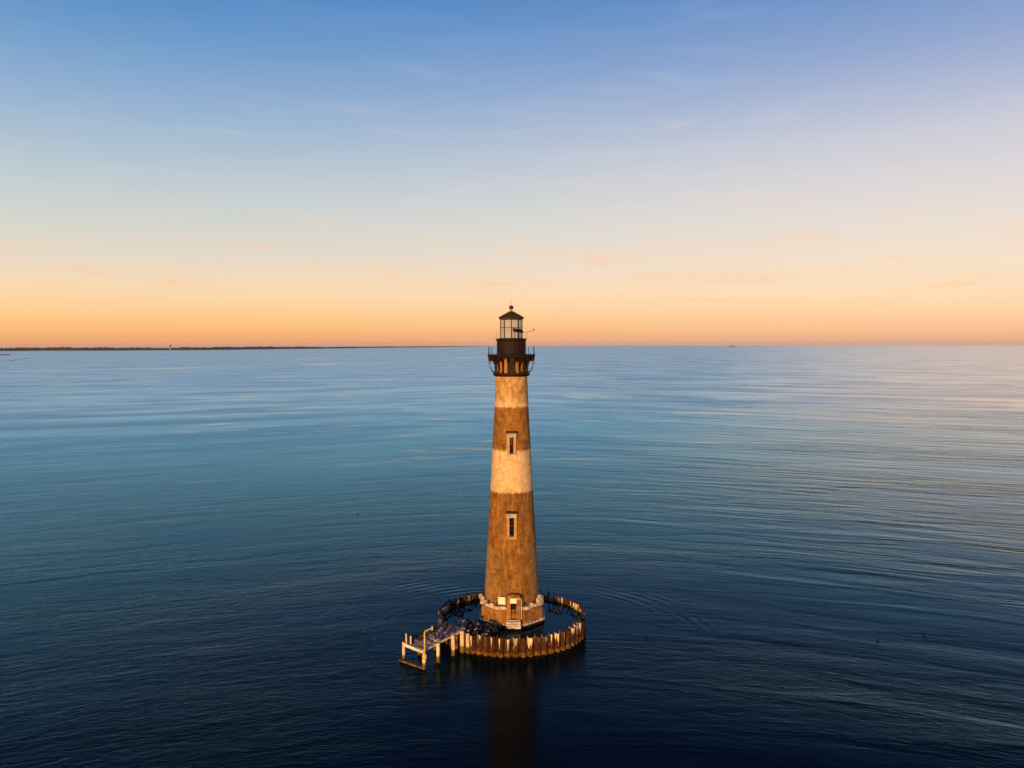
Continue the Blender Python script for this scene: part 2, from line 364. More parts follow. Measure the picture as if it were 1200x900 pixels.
# still water trapped inside the ring of piles
k = NT('pool_water')
g = k.noise(k.vmul(k.objpos(), (1.6, 2.4, 1.0)), 1.0, 3, 0.5, 0.4)
M['pool'] = water_shader(k, (0.0008, 0.010, 0.022, 1.0), 0.06, k.bump(g, 1.0, 0.006), (0.40, 0.78, 1.0, 1.0))  # sky blue in the pool's reflection put into its tint


# ------------------------------------------------------------------ mesh helpers
def link_mesh(name, me, mat=None, parent=None, loc=(0, 0, 0), rot=(0, 0, 0), scale=(1, 1, 1)):
    if mat is not None and not me.materials: me.materials.append(M[mat])
    o = bpy.data.objects.new(name, me); C.objects.link(o)
    o.location = loc; o.rotation_euler = rot; o.scale = scale
    if parent is not None: o.parent = parent
    return o


def tag(o, label, cat, group=None, kind=None):
    if label: o['label'] = label
    if cat: o['category'] = cat
    if group: o['group'] = group
    if kind: o['kind'] = kind
    return o


def empty(name, loc=(0, 0, 0), rz=0.0):
    o = bpy.data.objects.new(name, None); C.objects.link(o); o.location = loc; o.rotation_euler = (0, 0, rz); o.empty_display_size = 0.2
    return o


def to_mesh(bm, name, smooth=False):
    bmesh.ops.recalc_face_normals(bm, faces=bm.faces)
    me = bpy.data.meshes.new(name); bm.to_mesh(me); bm.free()
    if smooth:
        for p in me.polygons: p.use_smooth = True
    return me


def add_box(bm, x0, x1, y0, y1, z0, z1, bev=0.0):
    vs_ = [bm.verts.new(p) for p in ((x0, y0, z0), (x1, y0, z0), (x1, y1, z0), (x0, y1, z0), (x0, y0, z1), (x1, y0, z1), (x1, y1, z1), (x0, y1, z1))]
    fs = [bm.faces.new([vs_[i] for i in f]) for f in ((0, 3, 2, 1), (4, 5, 6, 7), (0, 1, 5, 4), (1, 2, 6, 5), (2, 3, 7, 6), (3, 0, 4, 7))]
    if bev > 0:
        es = {e for f in fs for e in f.edges}
        bmesh.ops.bevel(bm, geom=list(es), offset=bev, segments=1, affect='EDGES')


def box(name, mat, parent, x0, x1, y0, y1, z0, z1, bev=0.0, loc=(0, 0, 0), rot=(0, 0, 0)):
    bm = bmesh.new(); add_box(bm, x0, x1, y0, y1, z0, z1, bev)
    return link_mesh(name, to_mesh(bm, name), mat, parent, loc, rot)


def add_lathe(bm, prof, n=48, cap=True, a0=0.0):
    rows = []
    for (rad, z) in prof:
        rows.append([bm.verts.new((rad * math.cos(a0 + 2 * math.pi * i / n), rad * math.sin(a0 + 2 * math.pi * i / n), z)) for i in range(n)])
    for a, b in zip(rows, rows[1:]):
        for i in range(n): bm.faces.new((a[i], a[(i + 1) % n], b[(i + 1) % n], b[i]))
    if cap:
        bm.faces.new(list(reversed(rows[0]))); bm.faces.new(rows[-1])


def lathe(name, mat, parent, prof, n=48, smooth=False, a0=0.0, loc=(0, 0, 0), cap=True):
    bm = bmesh.new(); add_lathe(bm, prof, n, cap, a0)
    return link_mesh(name, to_mesh(bm, name, smooth), mat, parent, loc)


def add_tube(bm, pts, rads, n=8, cap=True):
    pts = [Vector(p) for p in pts]; rows = []
    if isinstance(rads, (int, float)): rads = [rads] * len(pts)
    up = Vector((0.03, 0.05, 1)).normalized()
    for i, p in enumerate(pts):
        d = (pts[min(i + 1, len(pts) - 1)] - pts[max(i - 1, 0)]).normalized()
        ref = up if abs(d.dot(up)) < 0.95 else Vector((1, 0, 0))
        s = d.cross(ref).normalized(); t = s.cross(d)
        rows.append([bm.verts.new(p + (s * math.cos(2 * math.pi * j / n) + t * math.sin(2 * math.pi * j / n)) * rads[i]) for j in range(n)])
    for a, b in zip(rows, rows[1:]):
        for j in range(n): bm.faces.new((a[j], a[(j + 1) % n], b[(j + 1) % n], b[j]))
    if cap:
        bm.faces.new(rows[0]); bm.faces.new(list(reversed(rows[-1])))


def tube(name, mat, parent, pts, rads, n=8, loc=(0, 0, 0), smooth=True):
    bm = bmesh.new(); add_tube(bm, pts, rads, n)
    return link_mesh(name, to_mesh(bm, name, smooth), mat, parent, loc)


def rock_mesh(name, seed, sx=1.0, sy=1.0, sz=1.0):
    rr = random.Random(seed); bm = bmesh.new()
    bmesh.ops.create_icosphere(bm, subdivisions=2, radius=1.0)
    cuts = [(Vector((rr.uniform(-1, 1), rr.uniform(-1, 1), rr.uniform(-1, 1))).normalized(), rr.uniform(0.55, 0.85)) for _ in range(8)]
    for v_ in bm.verts:
        for nrm_, d in cuts:
            e = v_.co.dot(nrm_) - d
            if e > 0: v_.co -= nrm_ * e
        v_.co *= 1 + rr.uniform(-0.05, 0.05)
        v_.co = Vector((v_.co.x * sx, v_.co.y * sy, v_.co.z * sz))
    return to_mesh(bm, name)


def block_mesh(name, seed, lx, ly, lz):
    rr = random.Random(seed); bm = bmesh.new()
    add_box(bm, -lx / 2, lx / 2, -ly / 2, ly / 2, -lz / 2, lz / 2, min(lx, ly, lz) * 0.14)
    for v_ in bm.verts: v_.co += Vector((rr.uniform(-1, 1), rr.uniform(-1, 1), rr.uniform(-1, 1))) * 0.045
    return to_mesh(bm, name)


# ------------------------------------------------------------------ the sea, the far shore
bm = bmesh.new()
radii = [0.0, 11.0, 30.0, 90.0, 300.0, 1000.0, 4000.0, 15000.0]; NS = 160
c0 = bm.verts.new((0, 0, 0)); prev = None
for rad in radii[1:]:
    cur = [bm.verts.new((rad * math.cos(2 * math.pi * i / NS), rad * math.sin(2 * math.pi * i / NS), 0)) for i in range(NS)]
    for i in range(NS):
        if prev is None: bm.faces.new((c0, cur[i], cur[(i + 1) % NS]))
        else: bm.faces.new((prev[i], cur[i], cur[(i + 1) % NS], prev[(i + 1) % NS]))
    prev = cur
sea = link_mesh('sea', to_mesh(bm, 'sea'), 'sea'); sea['kind'] = 'structure'
POOL_Z = 1.95


CAMX, CAMY = 0.1, -126.0


def far(pxt, dist):
    """ground point at a bearing (tangent left/right of straight ahead) and distance in metres"""
    return Vector((CAMX + pxt * dist, CAMY + dist, 0.0))


shore_pts = [(-1.25, 4700, 30), (-0.9, 5000, 30), (-0.6, 5450, 28), (-0.4, 5750, 24), (-0.3, 6500, 21), (-0.2, 7700, 17), (-0.1, 9800, 12), (-0.06, 11200, 8), (-0.034, 12800, 4)]
rr = random.Random(31)
N = 520; cols = []
for i in range(N + 1):
    t = shore_pts[0][0] + (shore_pts[-1][0] - shore_pts[0][0]) * i / N
    for a, b in zip(shore_pts, shore_pts[1:]):
        if a[0] <= t <= b[0]:
            f = (t - a[0]) / (b[0] - a[0]); d = a[1] + (b[1] - a[1]) * f; h = a[2] + (b[2] - a[2]) * f
    d += 60 * math.sin(i * 0.11) + 40 * math.sin(i * 0.037 + 2)
    cols.append((t, d, h * (0.80 + 0.20 * math.sin(i * 0.05) * math.sin(i * 0.017 + 1) + 0.08 * math.sin(i * 0.31)) * rr.uniform(0.74, 1.08)))
bm = bmesh.new(); rows = []
for (t, d, h) in cols:
    rows.append([bm.verts.new(far(t, dd) + Vector((0, 0, zz_))) for dd, zz_ in ((d, -0.5), (d + 60, 2.2), (d + 140, 2.6), (d + 1200, 2.6))])
for a, b in zip(rows, rows[1:]):
    for j in range(3): bm.faces.new((a[j], b[j], b[j + 1], a[j + 1]))
shore = link_mesh('far_shore', to_mesh(bm, 'far_shore'), 'sand'); shore['kind'] = 'structure'
bm = bmesh.new(); rows = []
for (t, d, h) in cols:
    prof = ((d + 90 + rr.uniform(-15, 15), 1.5), (d + 100, h * rr.uniform(0.45, 0.7)), (d + 190 + rr.uniform(-40, 40), h * rr.uniform(0.85, 0.98)), (d + 420, h), (d + 800, h * rr.uniform(0.9, 1.0)), (d + 1150, 2.0))
    rows.append([bm.verts.new(far(t, dd) + Vector((0, 0, zz_))) for dd, zz_ in prof])
for a, b in zip(rows, rows[1:]):
    for j in range(len(rows[0]) - 1): bm.faces.new((a[j], b[j], b[j + 1], a[j + 1]))
wood = link_mesh('far_woodland', to_mesh(bm, 'far_woodland'), 'land'); wood['kind'] = 'stuff'
wood['label'] = 'dark strip of low woodland along the far left shore'; wood['category'] = 'woodland'

# tower on the far shore
tp = far(-0.4, 5800)
ft = empty('far_tower', tp + Vector((0, 0, 2.0)))
tag(ft, 'tiny pale tower with dark top rising over the far left shore', 'tower')
lathe('tower_wall', 'trim', ft, [(5.0, 0), (4.2, 8), (3.6, 22)], 12)
lathe('tower_top', 'iron', ft, [(3.9, 22.01), (4.6, 23), (4.0, 28), (3.9, 33), (0.6, 38)], 12)

# sandbar and breaking surf in front of the left shore
def blob_sheet(name, mat, pts, z, kind):
    bm_ = bmesh.new(); top = []; bot = []; n = len(pts)
    for i, (t, d, w) in enumerate(pts):
        top.append(bm_.verts.new(far(t, d + w) + Vector((0, 0, 0.05)))); bot.append(bm_.verts.new(far(t, d - w) + Vector((0, 0, 0.05))))
    midv = [bm_.verts.new(far(t, d) + Vector((0, 0, z))) for (t, d, w) in pts]
    for i in range(n - 1):
        bm_.faces.new((bot[i], bot[i + 1], midv[i + 1], midv[i])); bm_.faces.new((midv[i], midv[i + 1], top[i + 1], top[i]))
    o = link_mesh(name, to_mesh(bm_, name), mat); o['kind'] = kind
    return o


blob_sheet('sandbar', 'land', [(-0.75, 3400, 60), (-0.68, 3420, 75), (-0.62, 3430, 70), (-0.60, 3440, 50), (-0.588, 3450, 8)], 3.0, 'structure')
for j, (t0, d0, t1, d1, w) in enumerate(((-0.66, 2050, -0.585, 2270, 24), (-0.592, 2240, -0.578, 2400, 38), (-0.582, 2420, -0.562, 2700, 34), (-0.70, 2600, -0.60, 2900, 16))):
    pts = []
    for i in range(25):
        f = i / 24
        pts.append((t0 + (t1 - t0) * f, d0 + (d1 - d0) * f + 14 * math.sin(i * 1.3 + j), w * (0.15 + math.sin(math.pi * f)) * rr.uniform(0.5, 1.1)))
    o = blob_sheet('surf', 'foam', pts, 0.3, 'stuff')
    o['label'] = ('nearest pale line of breaking surf', 'short bright bend of breaking surf', 'outer pale line of breaking surf', 'faint farthest line of breaking surf')[j] + ' off the far left shore'; o['category'] = 'surf'

# vessel on the right horizon
vp = far(0.258, 9000)
ship = empty('distant_ship', vp); tag(ship, 'tiny hazy vessel with a tall mast on the horizon right of the lighthouse', 'ship')
bm = bmesh.new()
hull = [(-34, 0, 0.5), (-30, 5, 1), (0, 6, 1), (24, 4.5, 1), (36, 0, 1)]
topv = [bm.verts.new((x_, s_ * 1.0 * w_, 6)) for s_ in (1,) for (x_, w_, _) in hull] ; topv2 = [bm.verts.new((x_, -w_ - 0.05, 6)) for (x_, w_, _) in hull]
botv = [bm.verts.new((x_ * 0.93, w_ * 0.7, -1)) for (x_, w_, _) in hull]; botv2 = [bm.verts.new((x_ * 0.93, -w_ * 0.7 - 0.05, -1)) for (x_, w_, _) in hull]
for i in range(4):
    bm.faces.new((topv[i], topv[i + 1], botv[i + 1], botv[i])); bm.faces.new((topv2[i], topv2[i + 1], botv2[i + 1], botv2[i]))
    bm.faces.new((topv[i], topv[i + 1], topv2[i + 1], topv2[i])); bm.faces.new((botv[i], botv[i + 1], botv2[i + 1], botv2[i]))
link_mesh('hull', to_mesh(bm, 'hull'), 'iron', ship)
box('deckhouse', 'trim', ship, -24, -8, -4, 4, 6.01, 15)
tube('mast', 'iron', ship, [(-2, 0, 6), (-2, 0, 31)], [2.2, 1.2], 6)

# ------------------------------------------------------------------ lighthouse
LH = empty('lighthouse'); tag(LH, 'tall weathered brick lighthouse with faded pale and brown bands standing in the sea', 'lighthouse')
prof_r = [(2.6, 4.56), (6.2, 4.06), (12.7, 3.66), (20.8, 3.20), (27.1, 2.86), (33.5, 2.52), (37.9, 2.34), (41.2, 2.24)]


def rad_at(z):
    if z <= prof_r[0][0]: return prof_r[0][1]
    for a, b in zip(prof_r, prof_r[1:]):
        if a[0] <= z <= b[0]: return a[1] + (b[1] - a[1]) * (z - a[0]) / (b[0] - a[0])
    return prof_r[-1][1]


WINDOWS = [(15.0, 17.8, 5.5), (26.95, 29.4, 6.2)]
HALF = R_(5.6)
NC = 92
angs = [-math.pi / 2 + HALF + (2 * math.pi - 2 * HALF) * i / NC for i in range(NC + 1)]
zs = sorted({2.6, 6.2, 41.2} | {z_ for w in WINDOWS for z_ in w[:2]} | {2.6 + 1.3 * i for i in range(30)})
zs = [z_ for i, z_ in enumerate(zs) if i == 0 or z_ - zs[i - 1] > 0.02]
bm = bmesh.new(); rows = []
for z_ in zs:
    rows.append([bm.verts.new((rad_at(z_) * math.cos(a), rad_at(z_) * math.sin(a), z_)) for a in angs])
for zi, (a, b) in enumerate(zip(rows, rows[1:])):
    for i in range(NC): bm.faces.new((a[i], a[i + 1], b[i + 1], b[i]))
    zm = (zs[zi] + zs[zi + 1]) / 2
    if not any(w[0] < zm < w[1] for w in WINDOWS): bm.faces.new((a[NC], a[0], b[0], b[NC]))
bm.faces.new(rows[-1])
shaft_me = to_mesh(bm, 'shaft')
for p in shaft_me.polygons: p.use_smooth = len(p.vertices) == 4
shaft = link_mesh('shaft', shaft_me, 'shaft', LH)

# windows: reveal + stone surround, hood, sill, sash bars, pane
for wi, (z0, z1, _) in enumerate(WINDOWS):
    rw = rad_at(z0); w = rad_at((z0 + z1) / 2) * math.sin(HALF) - 0.004
    yo = -rw
    bm = bmesh.new()
    jw = 0.40
    add_box(bm, -w - jw, -w, yo - 0.10, yo + 0.45, z0 - 0.02, z1 + 0.02)          # jambs
    add_box(bm, w, w + jw, yo - 0.10, yo + 0.45, z0 - 0.02, z1 + 0.02)
    win = link_mesh('window', to_mesh(bm, 'window'), 'trim', LH)
    # interior box coloured near-black for indoor shade, not a look through the tower
    bm = bmesh.new()
    add_box(bm, -w - 0.02, w + 0.02, yo + 0.95, yo + 1.05, z0 - 0.1, z1 + 0.1)
    for s in (-1, 1): add_box(bm, s * (w + 0.03) - 0.025, s * (w + 0.03) + 0.025, yo + 0.46, yo + 0.94, z0 - 0.1, z1 + 0.1)
    add_box(bm, -w - 0.1, w + 0.1, yo + 0.46, yo + 1.0, z0 - 0.2, z0 - 0.11); add_box(bm, -w - 0.1, w + 0.1, yo + 0.46, yo + 1.0, z1 + 0.11, z1 + 0.2)
    link_mesh('reveal', to_mesh(bm, 'reveal'), 'interior_shade', win)
    bm = bmesh.new()
    add_box(bm, -w - jw - 0.03, -w * 0.45, yo - 0.20, yo + 0.5, z1 + 0.03, z1 + 0.62, 0.03)
    add_box(bm, w * 0.45, w + jw + 0.03, yo - 0.20, yo + 0.5, z1 + 0.03, z1 + 0.62, 0.03)
    add_box(bm, -w * 0.44, w * 0.44, yo - 0.26, yo + 0.5, z1 + 0.03, z1 + 0.66, 0.03)
    link_mesh('head_stone', to_mesh(bm, 'head_stone'), 'stone', win)
    bm = bmesh.new(); hw = w + jw + 0.14
    pts = [(-hw, yo - 0.50, z1 + 0.68), (hw, yo - 0.50, z1 + 0.68), (hw, yo + 0.5, z1 + 0.68), (-hw, yo + 0.5, z1 + 0.68), (-hw, yo - 0.50, z1 + 0.80), (hw, yo - 0.50, z1 + 0.80), (hw, yo + 0.5, z1 + 1.0), (-hw, yo + 0.5, z1 + 1.0)]
    vv = [bm.verts.new(p) for p in pts]
    for f in ((0, 3, 2, 1), (4, 5, 6, 7), (0, 1, 5, 4), (1, 2, 6, 5), (2, 3, 7, 6), (3, 0, 4, 7)): bm.faces.new([vv[i] for i in f])
    link_mesh('hood', to_mesh(bm, 'hood'), 'slate', win)
    box('sill', 'stone', win, -w - jw - 0.06, w + jw + 0.06, yo - 0.22, yo + 0.4, z0 - 0.26, z0 - 0.03, 0.03)
    zr = z0 + (z1 - z0) * 0.58
    if wi == 1: box('glazing_bar', 'door_wood', win, -0.07, 0.07, yo + 0.06, yo + 0.14, zr + 0.08, z1)
    box('sash_rail', 'door_wood', win, -w, w, yo + 0.05, yo + 0.13, zr, zr + 0.07)
    box('sash_rail', 'door_wood', win, -w, w, yo + 0.05, yo + 0.15, z0, z0 + 0.22)
    box('pane', 'pane', win, -w, w, yo + 0.30, yo + 0.32, z0 + 0.23, z1)

# octagonal base with one flat side to the front, foundation, ledges
OCT = R_(22.5); c8 = 1 / math.cos(OCT)
lathe('foundation', 'dark_concrete', LH, [(5.15 * c8, -2.0), (5.10 * c8, 1.30), (4.80 * c8, 1.5), (4.76 * c8, 2.36)], 8, a0=OCT)
lathe('base_wall', 'base_brick', LH, [(4.56 * c8, 2.37), (4.42 * c8, 4.66)], 8, a0=OCT)
rr = random.Random(4)
stone_me = [block_mesh('ledge_stone', s, 1.0, 1.0, 1.0) for s in range(7)]
XD = 0.22
for zc, apo, hh, deep, n in ((2.50, 4.62, 0.30, 0.55, 4), (4.86, 4.40, 0.40, 0.62, 4)):
    for sd_ in range(8):
        a = R_(45 * sd_ - 90); nx, ny = math.cos(a), math.sin(a); tx, ty = -ny, nx
        L = 2 * apo * math.tan(OCT); cuts = [-L / 2] + sorted(-L / 2 + L * (j + rr.uniform(-0.22, 0.22)) / n for j in range(1, n)) + [L / 2]
        for u0, u1 in zip(cuts, cuts[1:]):
            um = (u0 + u1) / 2
            X_, Y_ = nx * apo + tx * um, ny * apo + ty * um
            if sd_ == 0 and abs(X_ - XD) < 0.95: continue
            if rr.random() < 0.10: continue
            j1 = rr.uniform(-0.08, 0.08)
            link_mesh('ledge_stone', rr.choice(stone_me), 'guano_stone', LH, (X_ + nx * j1, Y_ + ny * j1, zc + rr.uniform(-0.05, 0.06)), (rr.uniform(-0.06, 0.06), rr.uniform(-0.05, 0.05), a + math.pi / 2 + rr.uniform(-0.08, 0.08)), ((u1 - u0) * 0.97, deep * rr.uniform(0.85, 1.1), hh * rr.uniform(0.8, 1.3)))
# broken coping blocks still standing on the upper ledge
for (deg, rad, sx, sz) in ((-33, 4.55, 0.5, 0.8), (-27, 4.60, 0.6, 1.1), (-20, 4.62, 0.5, 0.9), (-12, 4.45, 0.6, 0.6), (-158, 4.60, 0.5, 0.8), (-166, 4.50, 0.7, 1.0), (-150, 4.60, 0.5, 0.5), (-52, 4.65, 0.5, 0.4), (-128, 4.65, 0.6, 0.35)):
    link_mesh('coping_block', stone_me[int(abs(deg)) % 7], 'guano_stone', LH, (rad * math.cos(R_(deg)), rad * math.sin(R_(deg)), 5.0 + sz * 0.5), (0, 0, R_(deg + 80)), (sx, 0.45, sz))

# entrance: porch piers, arch, lintel panel, door, step
PY = -4.95
def piers():
    b = bmesh.new()
    add_box(b, XD - 0.92, XD - 0.40, PY, -3.9, 3.36, 6.38); add_box(b, XD + 0.40, XD + 0.98, PY, -3.9, 3.36, 6.38)
    return to_mesh(b, 'porch')
porch = link_mesh('porch', piers(), 'base_brick', LH)
bm = bmesh.new()
apts = [(XD + 0.03 + 0.97 * math.cos(math.pi * i / 12), 6.39 + 0.50 * math.sin(math.pi * i / 12)) for i in range(13)]
fr = [bm.verts.new((px_, PY - 0.01, pz_)) for px_, pz_ in apts]; bk_ = [bm.verts.new((px_, -3.7, pz_)) for px_, pz_ in apts]
bm.faces.new(fr); bm.faces.new(list(reversed(bk_)))
for i in range(12): bm.faces.new((fr[i], fr[i + 1], bk_[i + 1], bk_[i]))
bm.faces.new((fr[12], fr[0], bk_[0], bk_[12]))
link_mesh('arch', to_mesh(bm, 'arch'), 'base_brick', porch)
bm = bmesh.new()
for i in range(12):
    a0_, a1_ = math.pi * i / 12, math.pi * (i + 1) / 12
    q_ = [(XD + 0.03 + rx * math.cos(a_), yy, 6.40 + rz * math.sin(a_)) for (rx, rz) in ((0.98, 0.51), (1.08, 0.61)) for yy in (PY - 0.1, -3.7) for a_ in (a0_, a1_)]
    vv = [bm.verts.new(p) for p in q_]
    for f in ((0, 1, 3, 2), (4, 5, 7, 6), (0, 1, 5, 4), (2, 3, 7, 6)): bm.faces.new([vv[j] for j in f])
    if i == 0: bm.faces.new([vv[j] for j in (0, 2, 6, 4)])
    if i == 11: bm.faces.new([vv[j] for j in (1, 3, 7, 5)])
bmesh.ops.remove_doubles(bm, verts=bm.verts, dist=0.001)
link_mesh('arch_moulding', to_mesh(bm, 'arch_moulding'), 'base_brick', porch)
box('lintel_panel', 'white_paint', porch, XD - 0.50, XD + 0.46, PY - 0.09, PY - 0.005, 5.70, 6.33, 0.01)
box('doorway_back', 'interior_shade', porch, XD - 0.39, XD + 0.39, -4.36, -4.26, 3.36, 6.0)  # panel coloured near-black as the doorway's shade
door = box('door', 'door_wood', porch, XD - 0.10, XD + 0.37, -4.46, -4.38, 3.38, 4.7)
box('door_rail', 'door_wood', door, XD - 0.10, XD + 0.37, -4.52, -4.47, 3.95, 4.07)
box('threshold', 'wood', porch, XD - 1.0, XD + 1.02, PY - 0.42, PY - 0.01, 3.22, 3.40, 0.02)
for i, (y0_, y1_, z0_, z1_) in enumerate(((PY - 0.75, PY - 0.02, 2.92, 3.21), (PY - 0.88, PY - 0.02, 2.60, 2.91), (PY - 1.0, PY - 0.02, 2.30, 2.59))):
    box('step', 'guano_stone', LH, XD - 1.04 - 0.02 * i, XD + 1.04 + 0.02 * i, y0_, y1_, z0_, z1_, 0.04)
box('step_footing', 'dark_concrete', LH, XD - 1.15, XD + 1.15, -6.05, -4.9, -2.0, 2.29)
box('landing_slab', 'dark_concrete', LH, -1.6, 1.9, -6.9, -6.06, -2.0, 2.0, 0.05)
# white pipe frame to the right of the door, white board on the left of it
tube('pipe_frame', 'white_paint', LH, [(XD - 0.5, PY - 0.15, 6.42), (XD + 1.08, PY - 0.15, 6.38), (XD + 1.12, PY - 0.15, 6.2), (XD + 1.14, PY - 0.15, 3.41)], 0.05, 6)
tube('handrail_post', 'white_paint', LH, [(XD - 0.85, PY - 0.2, 3.41), (XD - 0.85, PY - 0.2, 4.3)], 0.035, 6)
board = box('notice_board', 'white_paint', LH, -0.56, 0.56, -0.05, 0.05, -0.52, 0.52, 0.01, loc=(-1.46, -4.20, 5.86), rot=(0, 0, R_(-18)))
for s in (-1, 1): box('board_batten', 'wood', board, s * 0.4 - 0.05, s * 0.4 + 0.05, 0.051, 0.35, -0.5, 0.5)

# gallery: cornice ring, brackets, deck, railing posts, watch room
lathe('cornice', 'iron', LH, [(2.30, 38.18), (2.52, 38.22), (2.62, 38.36), (2.74, 38.44), (2.74, 38.60), (2.50, 38.70), (2.26, 38.74)], 48, cap=False)
NB = 18
bm = bmesh.new()
wd = 0.115
def plate(bm_, poly, half):
    a_ = [bm_.verts.new((p_[0], -half, p_[1])) for p_ in poly]; b_ = [bm_.verts.new((p_[0], half, p_[1])) for p_ in poly]
    bm_.faces.new(a_); bm_.faces.new(list(reversed(b_)))
    for i_ in range(len(poly)): bm_.faces.new((a_[i_], b_[i_], b_[(i_ + 1) % len(poly)], a_[(i_ + 1) % len(poly)]))
inner = [(2.27, 38.75), (2.46, 38.75), (2.44, 39.5)]
curve = [(2.44 + 0.86 * (1 - math.cos(t_)), 39.5 + 1.18 * math.sin(t_)) for t_ in [math.pi / 2 * i_ / 7 for i_ in range(1, 8)]]
poly = inner + curve + [(3.30, 41.0), (2.24, 41.0)]
plate(bm, [(2.27, 38.75), (2.46, 38.75), (2.44, 39.5), (2.42, 41.0), (2.24, 41.0)], wd)
outer = [(2.44 + 0.90 * (1 - math.cos(t_)), 39.35 + 1.30 * math.sin(t_)) for t_ in [math.pi / 2 * i_ / 8 for i_ in range(0, 9)]]
innr = [(2.44 + 0.72 * (1 - math.cos(t_)), 39.68 + 1.10 * math.sin(t_)) for t_ in [math.pi / 2 * i_ / 8 for i_ in range(8, -1, -1)]]
for i_ in range(8):
    plate(bm, [outer[i_], outer[i_ + 1], innr[7 - i_], innr[8 - i_]], wd * 0.9)
plate(bm, [(2.43, 40.72), (3.42, 40.62), (3.42, 41.0), (2.43, 41.0)], wd * 0.95)
plate(bm, [(3.20, 40.40), (3.36, 40.40), (3.36, 40.61), (3.20, 40.61)], wd * 0.8)
add_box(bm, 2.44, 2.56, -wd * 1.5, wd * 1.5, 38.76, 39.0)
br_me = to_mesh(bm, 'bracket')
bm = bmesh.new()
add_tube(bm, [(3.34, 0, 40.42), (3.36, 0, 40.0), (3.24, 0, 39.5), (3.02, 0, 39.1), (2.74, 0, 38.75), (2.62, 0, 38.62)], 0.035, 5)
rod_me = to_mesh(bm, 'brace_rod')
for i in range(NB):
    a = R_(-90 + 10 + 20 * i)
    b = link_mesh('bracket', br_me, 'iron', LH, (0, 0, 0), (0, 0, a))
    link_mesh('brace_rod', rod_me, 'slate', b)
# pointed arch webs between the brackets just under the deck
bm = bmesh.new()
hw = R_(10) * 2.62
pts = [(-hw, 41.0), (-hw, 40.15), (-hw * 0.62, 40.55), (-hw * 0.25, 40.80), (0, 40.88), (hw * 0.25, 40.80), (hw * 0.62, 40.55), (hw, 40.15), (hw, 41.0)]
for i in range(len(pts) - 2):
    pa, pb = pts[i + 1], pts[i + 2]
    if i + 2 >= len(pts): break
    if abs(pa[0] - pb[0]) < 1e-6: continue
    vv = [bm.verts.new((yy, xx, zz_)) for yy in (2.58, 2.66) for xx, zz_ in ((pa[0], pa[1]), (pb[0], pb[1]), (pb[0], 41.0), (pa[0], 41.0))]
    for f in ((0, 1, 2, 3), (7, 6, 5, 4), (0, 1, 5, 4), (2, 3, 7, 6)): bm.faces.new([vv[j] for j in f])
web_me = to_mesh(bm, 'arch_web')
for i in range(NB): link_mesh('arch_web', web_me, 'iron', LH, (0, 0, 0), (0, 0, R_(-90 + 20 * i)))
# narrow lower doorway / window slit at the front, between the two centre brackets
slit = box('service_door', 'iron', LH, -0.34, 0.34, -2.46, -2.18, 38.76, 40.95)
box('slit_pane', 'pane', slit, -0.11, 0.11, -2.475, -2.462, 39.0, 40.6)
lathe('gallery_deck', 'iron', LH, [(2.22, 41.01), (3.40, 41.01), (3.48, 41.12), (3.56, 41.36), (3.50, 41.42), (2.05, 41.46)], 54)
lathe('watch_room', 'iron', LH, [(2.20, 41.47), (2.20, 41.62), (2.12, 41.66), (2.12, 43.36), (2.20, 43.44), (2.30, 43.58), (2.30, 43.70), (1.9, 43.78), (0.5, 43.95)], 20, a0=R_(9))
for i in range(20):
    a = R_(18 * i + 9); link_me = None
    if i == 0: seam_me = box('wall_rib', 'iron', LH, 2.09, 2.155, -0.045, 0.045, 41.66, 43.36, rot=(0, 0, a)).data
    else: link_mesh('wall_rib', seam_me, 'iron', LH, (0, 0, 0), (0, 0, a))
rr = random.Random(12)
for deg, hgt_ in ((-178, 1.22), (-158, 1.25), (-146, 1.2), (172, 1.1), (150, 0.9), (-4, 1.2), (-16, 1.2), (14, 1.15), (-34, 0.35), (-122, 0.3), (40, 1.1), (70, 0.8), (110, 1.0)):
    a = R_(deg)
    tube('railing_post', 'slate', LH, [(0, 0, 0), (rr.uniform(-0.03, 0.03), rr.uniform(-0.03, 0.03), hgt_)], [0.05, 0.04], 6, loc=(3.38 * math.cos(a), 3.38 * math.sin(a), 41.42))
for deg in (-176, -3, 60, 125):
    a = R_(deg)
    tube('lantern_rail_post', 'slate', LH, [(0, 0, 0), (0, 0, 0.85)], 0.022, 5, loc=(2.24 * math.cos(a), 2.24 * math.sin(a), 43.70))

# lantern: ten posts, rails, glazing, roof, finial
NL = 10
post_me = None
for i in range(NL):
    a = R_(36 * i + 18)
    if post_me is None: o = box('lantern_post', 'iron', LH, 1.60, 1.72, -0.055, 0.055, 43.80, 46.48, rot=(0, 0, a)); post_me = o.data
    else: link_mesh('lantern_post', post_me, 'iron', LH, (0, 0, 0), (0, 0, a))
ap = 1.66 * math.cos(R_(18)); hl = 1.66 * math.sin(R_(18)) - 0.056
pane_me = rail_me = None
for i in range(NL):
    a = R_(36 * i)
    for z0, z1 in ((43.83, 45.30), (45.38, 46.46)):
        o = box('lantern_pane', 'milky', LH, ap - 0.012, ap + 0.012, -hl, hl, z0, z1, rot=(0, 0, a))
    if rail_me is None: o = box('glazing_bar', 'iron', LH, ap - 0.04, ap + 0.04, -hl, hl, 45.305, 45.375, rot=(0, 0, a)); rail_me = o.data
    else: link_mesh('glazing_bar', rail_me, 'iron', LH, (0, 0, 0), (0, 0, a))
    if i in (2, 3, 5, 8): box('mullion', 'iron', LH, ap - 0.03, ap + 0.03, -0.03, 0.03, 43.83, 45.30, rot=(0, 0, a))
lathe('lantern_sill', 'iron', LH, [(1.50, 43.72), (1.78, 43.72), (1.78, 43.83), (1.50, 43.83)], 10, a0=R_(18), cap=False)
